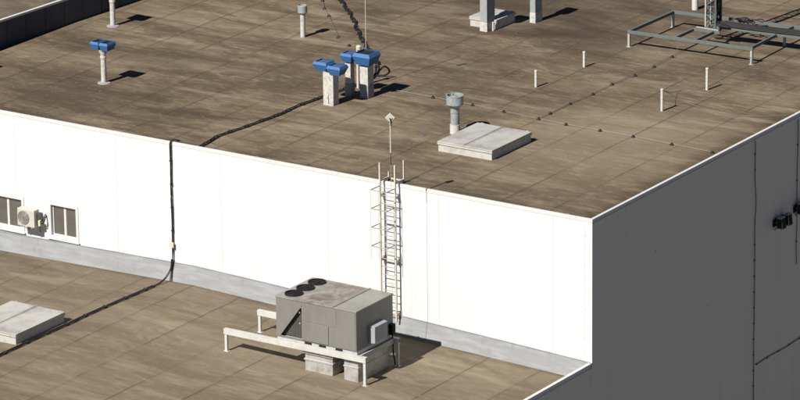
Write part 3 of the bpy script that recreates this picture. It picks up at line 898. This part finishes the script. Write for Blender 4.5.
# drop cable on the white wall
dc = thing('drop_cable', (-17.97, -.04, zlow(-18)), 'black cable bundle with cream junction box hanging down the white wall', 'cable')
dof = -Vector(dc.location)
for i, (dx, r) in enumerate(((-.02, .018), (.017, .018), (.0, .014))):
    pts = [(-17.80 + dx, .25 + .03 * i, ZU + .03), (-17.88 + dx, .08, ZU + .10), (-17.95 + dx, -.07, ZU + .02)] + \
          [(-17.965 + dx + .009 * math.sin(k * 1.3 + i), -.07 - .01 * i, 4.8 - k * .45) for k in range(9)] + [(-17.98 + dx * .4, -.085, .72)]
    if i == 0: pts += [(-18.02, -.1, .42), (-18.05, -.22, .20), (-18.09, -.42, .03), (-18.13, -.7, -.08), (-18.17, -1.05, zlow(-18) + .03)]
    if i == 1: pts += [(-17.99, -.13, .2), (-17.985, -.18, zlow(-18) + .0)]
    if i == 2: pts += [(-18.05, -.12, .40), (-18.1, -.26, .17), (-18.15, -.46, .0), (-18.20, -.74, -.09), (-18.25, -1.08, zlow(-18) + .03)]
    m = MB(); m.tube(smooth_path(pts, 5), r); part(m, 'strand', M_BLACK, dc, dof, smooth=True)
m = MB(); m.tube(smooth_path([(-17.99, -.10, .70), (-18.0, -.115, .50), (-18.02, -.13, .30)], 4), .052); part(m, 'sleeve', M_BLACK, dc, dof, smooth=True)
m = MB(); m.box(-18.08, -17.89, -.15, -.105, 1.17, 1.38); part(m, 'junction_box', M_CREAM, dc, dof, bevel=.01)
for z in (4.5, 3.6, 2.7, 1.8):
    m = MB(); m.box(-18.01, -17.92, -.105, -.002, z, z + .03); part(m, 'clip', M_BLACK, dc, dof)

# lightning wires and their holders
def wire(pts, label='', z=ZU + .05, M='d'):
    tag(MB().tube([Vector((p[0], p[1], p[2] if len(p) > 2 else z)) for p in pts], 0.005 if M == 'g' else .009, 6).build('lightning_wire', M_GALVG if M == 'g' else M_WIRE, smooth=True), label, 'wire')


row1 = [(-14.6, 9.85), (-12.82, 9.80), (-10.99, 9.70), (-9.52, 9.56), (-7.91, 9.42), (-6.66, 9.32), (-5.18, 9.30), (-3.75, 9.26), (-2.06, 9.15), (-.30, 9.03)]
row2 = [(-7.91, 10.25), (-7.93, 11.72), (-7.84, 13.26), (-7.90, 14.80), (-7.76, 16.29), (-7.74, 17.73), (-7.84, 19.30)]
row3 = [(-24.25, 19.28), (-23.5, 18.3), (-22.71, 17.45), (-20.6, 15.0), (-19.57, 14.22)]
wire(row1, M='g', label='thin bare wire across the roof from the shaft cluster to the grey wall')
wire([(-7.91, 9.44)] + row2 + [(-7.84, 19.68), (-7.84, 19.70, ZU + .55)], 'thin bare wire running along the roof back to the steel frame front beam')
wire([(-25, 20.2)] + row3, 'thin bare wire on the far roof behind the blue shafts, slanting to the top edge')
wire(smooth_path([(-4.54, 12.75, ZU + .84), (-4.9, 14.0, ZU + .35), (-5.28, 15.42, ZU + .02), (-4.79, 15.87, ZU + .02), (-4.64, 16.91, ZU + .02), (-4.71, 17.99, ZU + .03), (-4.72, 19.97, ZU + .3)]), 'sagging dark wire from the front post to the steel frame right leg')
wire(smooth_path([(-4.54, 12.75, ZU + .84), (-4.3, 13.7, ZU + .25), (-3.51, 13.83, ZU + .02), (-2.62, 13.6, ZU + .02), (-1.82, 13.62, ZU + .02), (-1.02, 13.94, ZU + .02), (-.19, 14.59, ZU + .04)]), 'thin dark wire curving over the roof from the front post to the right edge')
ORD = ['first', 'second', 'third', 'fourth', 'fifth', 'sixth', 'seventh', 'eighth', 'ninth', 'tenth']
hm = None
for row, txt, start in ((row1[1:], 'black wire holder, {} from the left on the wire reaching the grey wall', 0),
                        (row2, 'black wire holder, {} from the front on the wire towards the steel frame', 0),
                        (row3, 'black wire holder, {} from the top on the far wire behind the blue shafts', 0)):
    for i, (x, y) in enumerate(row):
        if hm is None:
            m = MB(); m.lathe((0, 0), [(.078, 0), (.074, .035), (.04, .075), (.016, .095)], 12)
            o = m.build('wire_holder', M_BLACK, smooth=True); hm = o
        else:
            o = hm.copy(); COL.objects.link(o)
        o.location = (x, y, ZU)
        tag(o, txt.format(ORD[i]), 'wire holder', 'black wire holders on the upper roof')

# ------------------------------------------------------------------ on the grey wall
def wall_cable(pts, r, label, clips):
    c = thing('wall_cable', (0, pts[0][0], pts[0][1]), label, 'cable')
    o = Vector((0, -pts[0][0], -pts[0][1]))
    m = MB(); m.tube(smooth_path([(.03, y, z) for y, z in pts], 5), r); part(m, 'strand', M_WCAB, c, o, smooth=True)
    for y, z in clips:
        m = MB(); m.box(.002, .045, y - .028, y + .028, z - .028, z + .028); part(m, 'clip', M_WCAB, c, o)


random.seed(5)
py = [(11.68, 5.02), (11.70, 4.7), (11.69, 4.0), (11.70, 3.5), (11.75, 3.1), (11.80, 2.6), (11.75, 2.1), (11.72, 1.5)] + [(11.74 + .004 * k + random.uniform(-.012, .012), 1.0 - k * .6) for k in range(17)]
wall_cable(py, .015, 'wavy dark clipped cable hanging down the grey wall left of the lamps', [(11.74 + .004 * k, 1.0 - k * .62) for k in range(16)] + [(11.7, 3.9), (11.69, 4.5)])
wall_cable([(11.95, -3.79), (13, -3.76), (14.2, -3.80), (15.5, -3.76), (17, -3.78), (20, -3.77)], .015, 'dark cable running level along the grey wall to the right edge low down', [(12.0 + .85 * k, -3.78) for k in range(9)])
wall_cable([(15.0, 5.0), (15.02, 4), (14.98, 3), (15.0, 2.1), (15.03, 1.0), (15.0, .0), (15.05, -.7)], .014, 'dark cable hanging down the grey wall behind the wall lamps', [(15.0, 4.0), (15.0, 2.6), (15.02, .2)])


def lamp(y, z, label):
    L = thing('wall_lamp', (0, y, z), label, 'lamp', 'dark twin lamps on the grey wall')
    m = MB(); m.box(.002, .04, -.20, .62, -.14, .14); m.build('back_plate', M_DARK, L)
    for yy in (-.14, .36):
        m = MB(); m.bar((.04, yy + .11, -.0), (.17, yy + .11, -.0), .05, .05)
        m.hexa([(.14, yy, -.20), (.40, yy, -.20), (.40, yy + .30, -.20), (.14, yy + .30, -.20)], [(.14, yy, .24), (.34, yy, .26), (.34, yy + .30, .26), (.14, yy + .30, .24)])
        h = m.build('lamp_head', M_GALVG, L, bevel=.012)
        m = MB(); m.box(.16, .36, yy - .012, yy - .001, -.16, .20)
        m.hexa([(.402, yy + .03, -.17), (.412, yy + .03, -.17), (.412, yy + .27, -.17), (.402, yy + .27, -.17)], [(.348, yy + .03, .21), (.358, yy + .03, .21), (.358, yy + .27, .21), (.348, yy + .27, .21)])
        m.build('lens', M_DARK, h)
    m = MB(); m.bar((.10, -.2, -.22), (.10, .68, -.22), .06, .04); m.bar((.05, .2, -.22), (.05, .2, -.02), .05, .04); m.build('arm', M_GALVG, L)
    return L


lamp(13.35, 1.42, 'dark twin headed lamp on the grey wall, the one wholly in view')
lamp(14.95, 1.54, 'dark twin headed lamp on the grey wall, cut by the right edge')

# ------------------------------------------------------------------ light, sky, camera
SUN_EL, SUN_AZ = 44.0, 6.8            # sun stands over the viewer's left: light travels towards +Y and a little +X
a, e = R(SUN_AZ), R(SUN_EL)
to_sun = Vector((-math.sin(a) * math.cos(e), -math.cos(a) * math.cos(e), math.sin(e)))
sd = bpy.data.lights.new('sun', 'SUN'); sd.energy = 5.0; sd.angle = R(.53); sd.color = (1, .955, .88)
so_ = bpy.data.objects.new('sun', sd); COL.objects.link(so_)
so_.rotation_euler = to_sun.to_track_quat('Z', 'Y').to_euler(); so_.location = to_sun * 60
w = bpy.data.worlds.new('World'); SC.world = w; w.use_nodes = True
nt = w.node_tree
sky = nt.nodes.new('ShaderNodeTexSky'); sky.sky_type = 'NISHITA'; sky.sun_disc = False
sky.sun_elevation = e; sky.sun_rotation = math.atan2(to_sun.x, to_sun.y)
sky.air_density = .27; sky.dust_density = .15; sky.ozone_density = .6
bg = nt.nodes['Background']; nt.links.new(sky.outputs[0], bg.inputs[0]); bg.inputs[1].default_value = .05

cd = bpy.data.cameras.new('camera'); cam = bpy.data.objects.new('camera', cd); COL.objects.link(cam)
th, ps, ro_ = R(17.665), R(33.238), R(-.681)
F = Vector((-math.sin(ps) * math.cos(th), math.cos(ps) * math.cos(th), -math.sin(th)))
r0 = Vector((math.cos(ps), math.sin(ps), 0)); u0 = r0.cross(F)
Rv = math.cos(ro_) * r0 + math.sin(ro_) * u0; Uv = -math.sin(ro_) * r0 + math.cos(ro_) * u0
M = Matrix((Rv, Uv, -F)).transposed().to_4x4(); M.translation = Vector((75.71, -127.658, 53.237))
cam.matrix_world = M
cd.sensor_width = 36; cd.lens = 36 * 4500 / 800; cd.clip_end = 8000; cd.clip_start = 1
SC.camera = cam

SC.view_settings.view_transform = 'Standard'; SC.view_settings.look = 'None'; SC.view_settings.gamma = 1
SC.view_settings.use_curve_mapping = False; SC.view_settings.exposure = .62
SC.render.engine = 'CYCLES'
